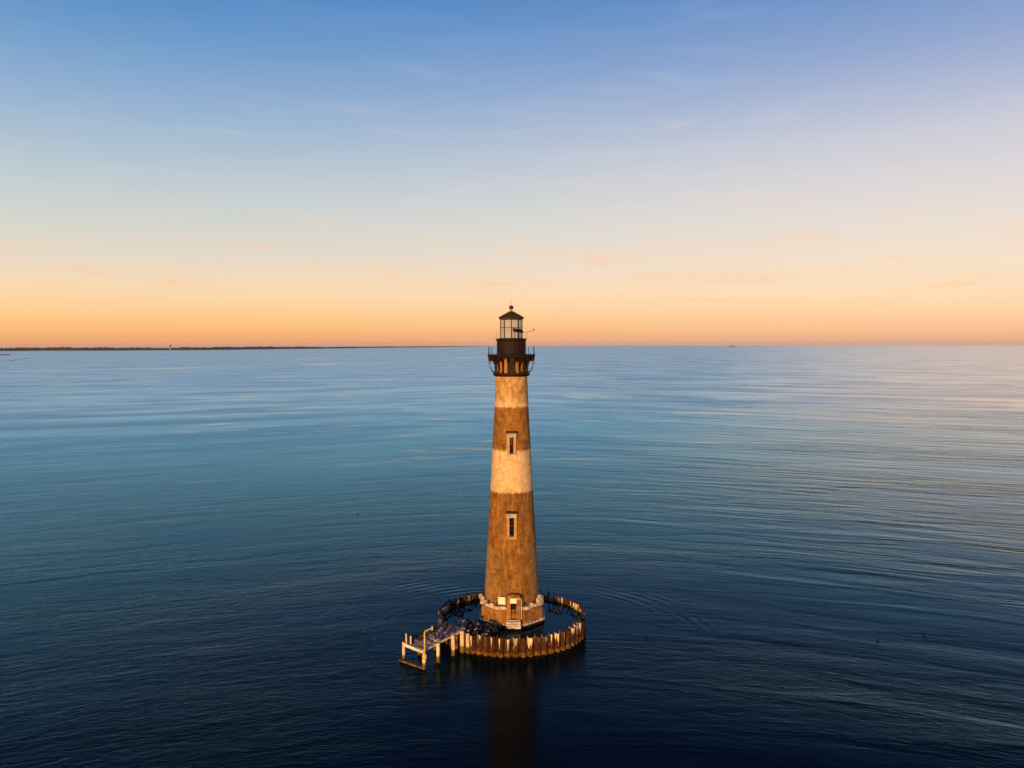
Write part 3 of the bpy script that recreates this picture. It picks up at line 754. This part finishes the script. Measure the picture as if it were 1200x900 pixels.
roof = lathe('lantern_roof', 'roof_iron', LH, [(1.62, 46.47), (1.74, 46.47), (1.80, 46.66), (1.98, 46.72), (1.97, 46.80), (0.22, 47.74), (0.05, 47.78)], 10, a0=R_(18))
rib_me = None
for i in range(NL):
    a = R_(36 * i + 18); bm = bmesh.new()
    add_tube(bm, [(1.94, 0, 46.83), (0.24, 0, 47.745)], 0.045, 5)
    if rib_me is None: rib_me = to_mesh(bm, 'roof_rib')
    else: bm.free()
    link_mesh('roof_rib', rib_me, 'roof_iron', roof, (0, 0, 0), (0, 0, a))
lathe('finial_neck', 'brass', LH, [(0.24, 47.72), (0.15, 47.84), (0.17, 48.0), (0.2, 48.05)], 14, True)
lathe('finial_ball', 'roof_iron', LH, [(0.02 + 0.32 * math.sin(math.pi * i / 10), 48.32 - 0.30 * math.cos(math.pi * i / 10)) for i in range(11)], 18, True)
tube('lightning_rod', 'slate', LH, [(0, 0, 48.6), (0, 0, 49.7)], [0.018, 0.008], 5)
# old lamp post inside the lantern
lathe('lamp_pedestal', 'iron', LH, [(0.35, 43.9), (0.12, 44.0), (0.10, 45.0), (0.24, 45.05), (0.24, 45.5), (0.1, 45.6)], 12, loc=(0.15, 0, 0))
# solar panel with its arm and marker light, on the front right of the lantern
pan = box('solar_panel', 'panel', LH, -0.72, 0.72, -0.42, 0.42, -0.03, 0.03, 0.01, loc=(0.98, -1.98, 44.93), rot=(R_(30), R_(7), R_(14)))
box('panel_frame', 'iron', pan, -0.76, 0.76, -0.46, 0.46, -0.075, -0.032)
tube('panel_stand', 'iron', LH, [(1.1, -1.85, 43.66), (1.1, -1.9, 44.88)], 0.05, 6)
tube('light_arm', 'slate', LH, [(1.4, -1.7, 44.66), (2.3, -1.6, 44.68), (3.25, -1.5, 44.9)], [0.04, 0.035, 0.025], 6)
lathe('marker_light', 'brass', LH, [(0.06, 0), (0.13, 0.05), (0.13, 0.22), (0.05, 0.3)], 10, loc=(3.27, -1.5, 44.9))

# ------------------------------------------------------------------ ring of sheet piles
RING = empty('sheet_pile_ring'); tag(RING, 'circular wall of rusty steel sheet piles in the water round the lighthouse', 'pile wall')
NP = 64; RR = 10.50


def pile_mesh(seed):
    r_ = random.Random(seed); bm_ = bmesh.new()
    w_ = math.pi * RR / NP
    prof = [(-w_, 0.0), (-0.46, 0.0), (-0.38, 0.22), (-0.25, 0.40), (-0.09, 0.50), (0.09, 0.50), (0.25, 0.40), (0.38, 0.22), (0.46, 0.0), (w_, 0.0)]
    zl = [-1.6, 0.0, 0.9, 1.9]
    tops = [2.78 + r_.uniform(-0.16, 0.10) for _ in prof]
    tops[0] = 3.02 + r_.uniform(-0.05, 0.12); tops[-1] = 2.9; tops[1] = tops[0] - 0.05
    out = []; inn = []
    for j in range(5):
        out.append([]); inn.append([])
        for i_, (u_, d_) in enumerate(prof):
            z_ = zl[j] if j < 4 else tops[i_]
            d2 = d_ + r_.uniform(-0.018, 0.018)
            out[-1].append(bm_.verts.new((u_, -d2, z_))); inn[-1].append(bm_.verts.new((u_, -d2 + 0.09, z_)))
    for j in range(4):
        for i_ in range(len(prof) - 1):
            bm_.faces.new((out[j][i_], out[j][i_ + 1], out[j + 1][i_ + 1], out[j + 1][i_])); bm_.faces.new((inn[j][i_ + 1], inn[j][i_], inn[j + 1][i_], inn[j + 1][i_ + 1]))
    for i_ in range(len(prof) - 1): bm_.faces.new((out[4][i_], out[4][i_ + 1], inn[4][i_ + 1], inn[4][i_]))
    for e_ in (0, len(prof) - 1):
        for j in range(4): bm_.faces.new((out[j][e_], inn[j][e_], inn[j + 1][e_], out[j + 1][e_]))
    return to_mesh(bm_, 'sheet_pile')


pile_mes = [pile_mesh(s) for s in range(9)]
rr = random.Random(3)
for i in range(NP):
    a = -90 + 360.0 * (i + 0.5) / NP
    rim = RR + rr.uniform(-0.04, 0.04)
    link_mesh('sheet_pile', pile_mes[rr.randrange(9)], 'pile', RING, (rim * math.cos(R_(a)), rim * math.sin(R_(a)), 0), (rr.uniform(-0.03, 0.03), rr.uniform(-0.012, 0.012), R_(a + 90)), (1, 1, rr.uniform(0.90, 1.04)))

bm = bmesh.new(); bmesh.ops.create_circle(bm, cap_ends=True, segments=96, radius=RR - 0.02)
pool = link_mesh('pool', to_mesh(bm, 'pool'), 'pool', None, (0, 0, POOL_Z)); pool['kind'] = 'structure'

# ------------------------------------------------------------------ pier
PIER = empty('pier', (-9.5, -10.6, 0)); tag(PIER, 'short weathered timber pier covered with dark birds reaching the ring of piles', 'pier')
PO = Vector((-9.5, -10.6, 0))
Lp = lambda p: Vector(p) - PO
RA, RB = Vector((-11.75, -14.95, 0)), Vector((-6.45, -7.75, 0))       # right-hand deck edge
LA, LB = Vector((-14.75, -12.0, 0)), Vector((-8.95, -5.9, 0))         # left-hand deck edge
zd = lambda f: 2.56 + 0.52 * f
NPL = 27
for i in range(NPL):
    if i in (9, 17): continue                                           # lost planks
    f0, f1 = (i + 0.06) / NPL, (i + 0.94) / NPL
    j0, j1 = rr.uniform(-0.2, 0.12), rr.uniform(-0.2, 0.12)
    dv = (RB - RA).cross(Vector((0, 0, 1))).normalized()
    quad = [RA.lerp(RB, f0) + dv * j0, RA.lerp(RB, f1) + dv * j0, LA.lerp(LB, f1) - dv * j1, LA.lerp(LB, f0) - dv * j1]
    cen = sum(quad, Vector()) / 4
    fz = zd((f0 + f1) / 2); tilt = rr.uniform(-0.025, 0.025)
    bm = bmesh.new()
    vb = [bm.verts.new((p_ - cen) + Vector((0, 0, -0.07))) for p_ in quad]; vt = [bm.verts.new((p_ - cen)) for p_ in quad]
    bm.faces.new(list(reversed(vb))); bm.faces.new(vt)
    for j in range(4): bm.faces.new((vb[j], vb[(j + 1) % 4], vt[(j + 1) % 4], vt[j]))
    link_mesh('plank', to_mesh(bm, 'plank'), 'wood', PIER, (cen + Vector((0, 0, fz))) - PO, (tilt, tilt * 0.5, 0))


def beam(name, mat, a, b, w, h, parent=PIER):
    a, b = Vector(a), Vector(b); d = b - a; L = d.length; bm_ = bmesh.new()
    add_box(bm_, 0, L, -w / 2, w / 2, -h, 0, 0.02)
    o = link_mesh(name, to_mesh(bm_, name), mat, parent, a - PO)
    o.rotation_euler = d.to_track_quat('X', 'Z').to_euler()
    return o


up = lambda v_, z_: Vector((v_.x, v_.y, z_))
in_ = (LA - RA).normalized()
for (ea, eb, off) in ((RA, RB, 0.16), (LA, LB, -0.16)):
    for (f0, f1) in ((0.0, 0.36), (0.365, 0.70), (0.705, 0.99)):
        beam('stringer', 'white_wood', up(ea.lerp(eb, f0) + in_ * off, zd(f0) - 0.10), up(ea.lerp(eb, f1) + in_ * off, zd(f1) - 0.10), 0.2, 0.26)
mid_a, mid_b = RA.lerp(LA, 0.5), RB.lerp(LB, 0.5)
beam('stringer', 'wood', up(mid_a, zd(0) - 0.10), up(mid_b, zd(1) - 0.10), 0.2, 0.26)
# end beam in two lengths, the left one pale
en = Vector((-0.7, -0.72, 0)) * 0.14
beam('end_beam', 'white_paint', up(LA.lerp(RA, 0.10) + en, zd(0) + 0.04), up(LA.lerp(RA, 0.66) + en, zd(0) + 0.02), 0.22, 0.42)
beam('end_beam', 'white_wood', up(LA.lerp(RA, 0.665) + en, zd(0) + 0.01), up(LA.lerp(RA, 1.0) + en, zd(0)), 0.22, 0.40)
for f in (0.335, 0.685):
    beam('cross_beam', 'wood', up(RA.lerp(RB, f) - in_ * 0.25, zd(f) - 0.37), up(LA.lerp(LB, f) + in_ * 0.25, zd(f) - 0.37), 0.26, 0.26)


def pile_at(p, top, rad, mat='timber'):
    bm_ = bmesh.new(); n_ = 12
    add_lathe(bm_, [(rad * 1.02, -2.0), (rad * 1.05, 0.0), (rad, 1.2), (rad * 0.96, top - 0.05), (rad * 0.85, top)], n_)
    for v_ in bm_.verts: v_.co.x += rr.uniform(-0.015, 0.015); v_.co.y += rr.uniform(-0.015, 0.015)
    return link_mesh('pile', to_mesh(bm_, 'pile', True), mat, PIER, Vector((p[0], p[1], 0)) - PO, (rr.uniform(-0.012, 0.012), rr.uniform(-0.012, 0.012), 0))


pA = LA + Vector((0.05, 0.0, 0)); pB = RA + Vector((0.1, 0.1, 0))
pile_at(pA, 2.62, 0.22); pile_at(pB, 2.56, 0.24)
pC = RA.lerp(RB, 0.335); pile_at(pC, zd(0.335) - 0.12, 0.25)
pD = RA.lerp(RB, 0.685); pile_at(pD, zd(0.685) - 0.12, 0.26)
for f in (0.335, 0.685): p = LA.lerp(LB, f); pile_at(p, zd(f) - 0.38, 0.24)
pile_at((-6.95, -8.75), 3.0, 0.30); pile_at((-6.15, -9.12), 2.75, 0.26)
beam('low_brace', 'timber', up(pA + Vector((-0.5, -0.3, 0)), 0.34), up(pB + Vector((0.2, -0.45, 0)), 0.30), 0.26, 0.26)
# standing posts on the outer end
for (p, h) in ((LA.lerp(RA, 0.16), 1.38), (LA.lerp(RA, 0.33) + Vector((0.1, 0.35, 0)), 1.1)):
    tube('mooring_post', 'timber', PIER, [(0, 0, 1.4), (0, 0, 1.4 + h)], [0.12, 0.10], 8, loc=Vector((p.x, p.y, zd(0) - 1.4)) - PO)
# yellow pipe stand clamped to the corner pile
px_ = pB + Vector((0.12, -0.34, 0))
pipe = tube('pipe_stand', 'yellow_pipe', PIER, [Vector((0, 0, 1.75)), Vector((0, 0, 5.05)), Vector((0.06, 0.05, 5.16)), Vector((0.75, 0.55, 5.3)), Vector((0.95, 0.7, 5.34))], 0.095, 10, loc=up(px_, 0) - PO)
lathe('pipe_clamp', 'yellow_pipe', pipe, [(0.14, 1.3), (0.29, 1.48), (0.30, 1.8), (0.24, 2.05), (0.12, 2.2)], 14)
tube('pipe_cap', 'yellow_pipe', pipe, [(0.97, 0.72, 5.08), (0.97, 0.72, 5.6)], [0.16, 0.12], 10)

# ------------------------------------------------------------------ rubble between the pier and the tower
bm = bmesh.new(); G = 30; rr = random.Random(21); grid = []
for i in range(G + 1):
    row = []
    for j in range(G + 1):
        a = R_(-178 + 118 * i / G); rad = 5.05 + (10.15 - 5.05) * j / G
        span = math.sin(math.pi * min(1, max(0, i / G)))
        h = -0.7 + 3.15 * min(1.0, max(0.0, (a - R_(-163)) / R_(14))) * min(1.0, max(0.0, (R_(-86) - a) / R_(26)))
        h += rr.uniform(-0.28, 0.22)
        if j == G: h -= 0.3
        row.append(bm.verts.new((rad * math.cos(a) + rr.uniform(-0.05, 0.05), rad * math.sin(a) + rr.uniform(-0.05, 0.05), h)))
    grid.append(row)
for i in range(G):
    for j in range(G): bm.faces.new((grid[i][j], grid[i + 1][j], grid[i + 1][j + 1], grid[i][j + 1]))
mound = link_mesh('rubble_mound', to_mesh(bm, 'rubble_mound'), 'rock')
tag(mound, 'dark heap of rubble fill inside the pile wall beside the pier', 'rubble', kind='stuff')
rocks = [rock_mesh('rubble_stone', s, 1, rnd.uniform(0.7, 1.1), rnd.uniform(0.5, 0.8)) for s in range(7)]
for i in range(64):
    a = R_(rr.uniform(-150, -106)); rad = rr.uniform(5.6, 9.8); s = rr.uniform(0.15, 0.46)
    palef = rr.random() < 0.42
    me = rr.choice(rocks)
    if palef:
        key = me.name + '_pale'
        if key not in bpy.data.meshes:
            m2_ = me.copy(); m2_.name = key; m2_.materials.clear()
        me = bpy.data.meshes[key]
    o = link_mesh('rubble_stone', me, 'pale_rock' if palef else 'rock', None, (rad * math.cos(a), rad * math.sin(a), 2.46 + 0.25 * s), (0, 0, rr.uniform(0, 6.3)), (s, s, s))
    tag(o, ('small pale guano-spattered stone on the rubble inside the pile wall' if palef else 'small dark stone on the rubble heap inside the pile wall'), 'stone', 'pale rubble stones' if palef else 'dark rubble stones')

# two pale hoops lying at the landward end of the pier
for i, p in enumerate(((-7.35, -4.95, 2.95), (-6.85, -5.1, 2.95))):
    bm = bmesh.new(); n1, n2 = 20, 8; ring = []
    for a_ in range(n1):
        A_ = 2 * math.pi * a_ / n1
        ring.append([bm.verts.new(((0.30 + 0.075 * math.cos(2 * math.pi * b_ / n2)) * math.cos(A_), (0.30 + 0.075 * math.cos(2 * math.pi * b_ / n2)) * math.sin(A_), 0.075 * math.sin(2 * math.pi * b_ / n2))) for b_ in range(n2)])
    for a_ in range(n1):
        for b_ in range(n2): bm.faces.new((ring[a_][b_], ring[(a_ + 1) % n1][b_], ring[(a_ + 1) % n1][(b_ + 1) % n2], ring[a_][(b_ + 1) % n2]))
    o = link_mesh('hoop', to_mesh(bm, 'hoop', True), 'pale_rock', None, p, (R_(40), 0, 0))
    tag(o, 'pale ring lying on the rubble, %s of the pair' % ('left one' if i == 0 else 'right one'), 'ring', 'pale rings on the rubble')

# ------------------------------------------------------------------ birds
def bird_mesh(pose):
    bm_ = bmesh.new()
    if pose == 'stand':
        add_tube(bm_, [(0, 0.20, 0.10), (0, 0.13, 0.18), (0, 0.05, 0.27), (0, -0.03, 0.40), (0, -0.06, 0.50), (0, -0.05, 0.58), (0, -0.03, 0.66), (0, -0.05, 0.72), (0, -0.10, 0.745)],
                 [0.025, 0.075, 0.125, 0.130, 0.095, 0.055, 0.042, 0.046, 0.028], 8)
        add_tube(bm_, [(0, -0.09, 0.742), (0, -0.17, 0.752), (0, -0.205, 0.735)], [0.022, 0.012, 0.006], 5)
        vv_ = [bm_.verts.new(p) for p in ((-0.05, 0.15, 0.20), (0.05, 0.15, 0.20), (0.08, 0.30, 0.015), (-0.08, 0.30, 0.015), (-0.04, 0.13, 0.16), (0.04, 0.13, 0.16), (0.07, 0.285, 0.0), (-0.07, 0.285, 0.0))]
        for s in (-1, 1):
            add_tube(bm_, [(s * 0.06, 0.02, 0.19), (s * 0.065, 0.02, 0.02)], [0.03, 0.016], 5)
            add_tube(bm_, [(s * 0.065, 0.04, 0.012), (s * 0.075, -0.09, 0.010)], [0.014, 0.03], 5)
            add_tube(bm_, [(s * 0.11, -0.02, 0.46), (s * 0.135, 0.05, 0.34), (s * 0.10, 0.15, 0.20), (s * 0.04, 0.24, 0.10)], [0.03, 0.055, 0.045, 0.012], 6)
    elif pose == 'dry':
        add_tube(bm_, [(0, 0.20, 0.10), (0, 0.13, 0.18), (0, 0.05, 0.27), (0, -0.03, 0.40), (0, -0.06, 0.50), (0, -0.05, 0.58), (0, -0.03, 0.66), (0, -0.05, 0.72), (0, -0.10, 0.745)],
                 [0.025, 0.075, 0.12, 0.120, 0.09, 0.055, 0.042, 0.046, 0.028], 8)
        add_tube(bm_, [(0, -0.09, 0.742), (0, -0.17, 0.752), (0, -0.205, 0.735)], [0.022, 0.012, 0.006], 5)
        vv_ = [bm_.verts.new(p) for p in ((-0.05, 0.15, 0.20), (0.05, 0.15, 0.20), (0.08, 0.30, 0.015), (-0.08, 0.30, 0.015), (-0.04, 0.13, 0.16), (0.04, 0.13, 0.16), (0.07, 0.285, 0.0), (-0.07, 0.285, 0.0))]
        for s in (-1, 1):
            add_tube(bm_, [(s * 0.06, 0.02, 0.19), (s * 0.065, 0.02, 0.02)], [0.03, 0.016], 5)
            add_tube(bm_, [(s * 0.065, 0.04, 0.012), (s * 0.075, -0.09, 0.010)], [0.014, 0.03], 5)
            top = [(s * 0.07, 0.02, 0.50), (s * 0.28, 0.03, 0.58), (s * 0.46, 0.05, 0.50)]
            bot = [(s * 0.08, 0.05, 0.24), (s * 0.27, 0.07, 0.26), (s * 0.40, 0.08, 0.26)]
            ta = [bm_.verts.new(p) for p in top]; ba = [bm_.verts.new(p) for p in bot]
            tb = [bm_.verts.new((p[0], p[1] + 0.03, p[2])) for p in top]; bb = [bm_.verts.new((p[0], p[1] + 0.03, p[2])) for p in bot]
            for i_ in range(2):
                bm_.faces.new((ta[i_], ta[i_ + 1], ba[i_ + 1], ba[i_])); bm_.faces.new((tb[i_], tb[i_ + 1], bb[i_ + 1], bb[i_]))
                bm_.faces.new((ta[i_], ta[i_ + 1], tb[i_ + 1], tb[i_])); bm_.faces.new((ba[i_], ba[i_ + 1], bb[i_ + 1], bb[i_]))
            bm_.faces.new((ta[2], ba[2], bb[2], tb[2]))
    else:                                                                 # swimming
        add_tube(bm_, [(0, 0.42, 0.02), (0, 0.30, 0.05), (0, 0.12, 0.07), (0, -0.08, 0.07), (0, -0.20, 0.09), (0, -0.25, 0.18), (0, -0.25, 0.30), (0, -0.28, 0.36), (0, -0.33, 0.37)],
                 [0.02, 0.08, 0.14, 0.13, 0.075, 0.05, 0.042, 0.046, 0.026], 8)
        add_tube(bm_, [(0, -0.32, 0.368), (0, -0.41, 0.365)], [0.02, 0.007], 5)
        vv_ = None
    if vv_:
        for f in ((0, 1, 2, 3), (4, 5, 6, 7), (0, 1, 5, 4), (1, 2, 6, 5), (2, 3, 7, 6), (3, 0, 4, 7)): bm_.faces.new([vv_[j] for j in f])
    return to_mesh(bm_, 'cormorant', True)


birds = {p: bird_mesh(p) for p in ('stand', 'dry', 'swim')}


def bird(p, rz, pose, label, group, s=1.0):
    o = link_mesh('cormorant', birds[pose], 'bird', None, p, (0, 0, rz), (s, s, s))
    if pose == 'dry': label = label.replace('dark cormorant', 'dark cormorant with half-spread wings')
    return tag(o, label, 'bird', group)


rr = random.Random(77)
pick = lambda: 'dry' if rr.random() < 0.22 else 'stand'
rimz = 2.86
def rim_bird(deg, label, group):
    a = R_(deg); rad = 10.66 + rr.uniform(-0.1, 0.1)
    bird((rad * math.cos(a), rad * math.sin(a), rimz + rr.uniform(-0.02, 0.05)), rr.uniform(0, 6.3), pick(), label, group, rr.uniform(0.78, 1.02))
for i in range(30): rim_bird(103 + 96 * i / 29 + rr.uniform(-1.2, 1.2), 'dark cormorant perched on the left and rear-left rim of the pile wall', 'cormorants on the left rim')
for i in range(15): rim_bird(-2 + 76 * i / 14 + rr.uniform(-1.5, 1.5), 'dark cormorant perched on the right and rear-right rim of the pile wall', 'cormorants on the right rim')
for d in (-9, -17, -24, -31, -38, -45): rim_bird(d, 'dark cormorant perched on the front-right rim of the pile wall', 'cormorants on the front-right rim')
for i in range(30):
    f = rr.uniform(0.02, 0.97); g = rr.uniform(0.06, 0.94)
    if rr.random() < 0.35: g = rr.choice((0.05, 0.95))
    p = RA.lerp(RB, f).lerp(LA.lerp(LB, f), g)
    bird((p.x, p.y, zd(f) + 0.005), rr.uniform(0, 6.3), pick(), 'dark cormorant standing on the timber pier deck', 'cormorants on the pier', rr.uniform(0.85, 1.1))
for i in range(20):
    a = R_(rr.uniform(-152, -112)); rad = rr.uniform(5.8, 9.9)
    bird((rad * math.cos(a), rad * math.sin(a), 2.56), rr.uniform(0, 6.3), pick(), 'dark cormorant standing among the rubble inside the pile wall', 'cormorants on the rubble', rr.uniform(0.85, 1.1))
for f in (0.3, 0.42, 0.62, 0.72):
    p = (pA + Vector((-0.5, -0.3, 0))).lerp(pB + Vector((0.2, -0.45, 0)), f)
    bird((p.x, p.y, 0.33), rr.uniform(0, 6.3), 'stand', 'dark cormorant on the low waterline beam at the pier end', 'cormorants on the low beam', 0.7)
p = LA.lerp(RA, 0.16); bird((p.x, p.y, zd(0) + 1.38), 2.0, 'stand', 'cormorant on top of the taller mooring post at the pier end', None, 0.8)
p = LA.lerp(RA, 0.33) + Vector((0.1, 0.35, 0)); bird((p.x, p.y, zd(0) + 1.1), 1.0, 'stand', 'cormorant on top of the shorter mooring post at the pier end', None, 0.8)
bird((pA.x - 0.1, pA.y, 2.62), 4.0, 'stand', 'cormorant on the outermost left corner pile of the pier', None, 0.85)
bird((px_.x + 0.1, px_.y + 0.08, 5.27), 3.5, 'stand', 'cormorant perched on the elbow of the yellow pipe', None, 0.6)
for i in range(10):
    bird((rr.uniform(-8.9, -6.3), rr.uniform(1.2, 5.0), POOL_Z), rr.uniform(0, 6.3), 'swim', 'dark cormorant floating in the left half of the pool', 'cormorants afloat in the left pool', 1.15)
for i, p in enumerate(((5.9, 3.6), (6.2, 3.1), (6.7, 2.5), (7.0, 2.3), (7.4, 2.4))):
    bird((p[0], p[1], POOL_Z), rr.uniform(0, 6.3), 'swim', 'dark cormorant floating in the right half of the pool', 'cormorants afloat in the right pool', 1.1)
for i, p in enumerate(((19.8, -3.0), (60.5, -2.8), (53.0, -4.2), (-39, 88))):
    bird((p[0], p[1], 0.0), rr.uniform(0, 6.3), 'swim', ('tiny dark bird on the sea just right of the pile wall', 'rightmost tiny dark bird on the sea at far right', 'left one of the two tiny birds on the sea at far right', 'tiny dark bird on the sea well left of the tower')[i], 'birds on the open sea', 0.9)
for (a, rad_, zz_) in ((-20, 4.62, 5.96), (-158, 4.6, 5.84), (-68, 4.7, 5.12), (-118, 4.75, 5.12), (-45, 4.55, 5.12), (-138, 4.55, 5.12)):
    bird((rad_ * math.cos(R_(a)), rad_ * math.sin(R_(a)), zz_), rr.uniform(0, 6.3), 'stand', 'dark cormorant on the stone ledge of the lighthouse base', 'cormorants on the tower base', 0.8)

# ------------------------------------------------------------------ air
bm = bmesh.new(); add_box(bm, -15600, 15600, -600, 15600, -2.6, 54.0)
haze = link_mesh('haze', to_mesh(bm, 'haze')); haze['kind'] = 'stuff'
hm = bpy.data.materials.new('haze_air'); hm.use_nodes = True; hm.node_tree.nodes.clear()
hv = hm.node_tree.nodes.new('ShaderNodeVolumePrincipled'); hv.inputs['Color'].default_value = (0.86, 0.86, 0.92, 1); hv.inputs['Density'].default_value = 0.000022
ho = hm.node_tree.nodes.new('ShaderNodeOutputMaterial'); hm.node_tree.links.new(hv.outputs[0], ho.inputs['Volume'])
haze.data.materials.append(hm)
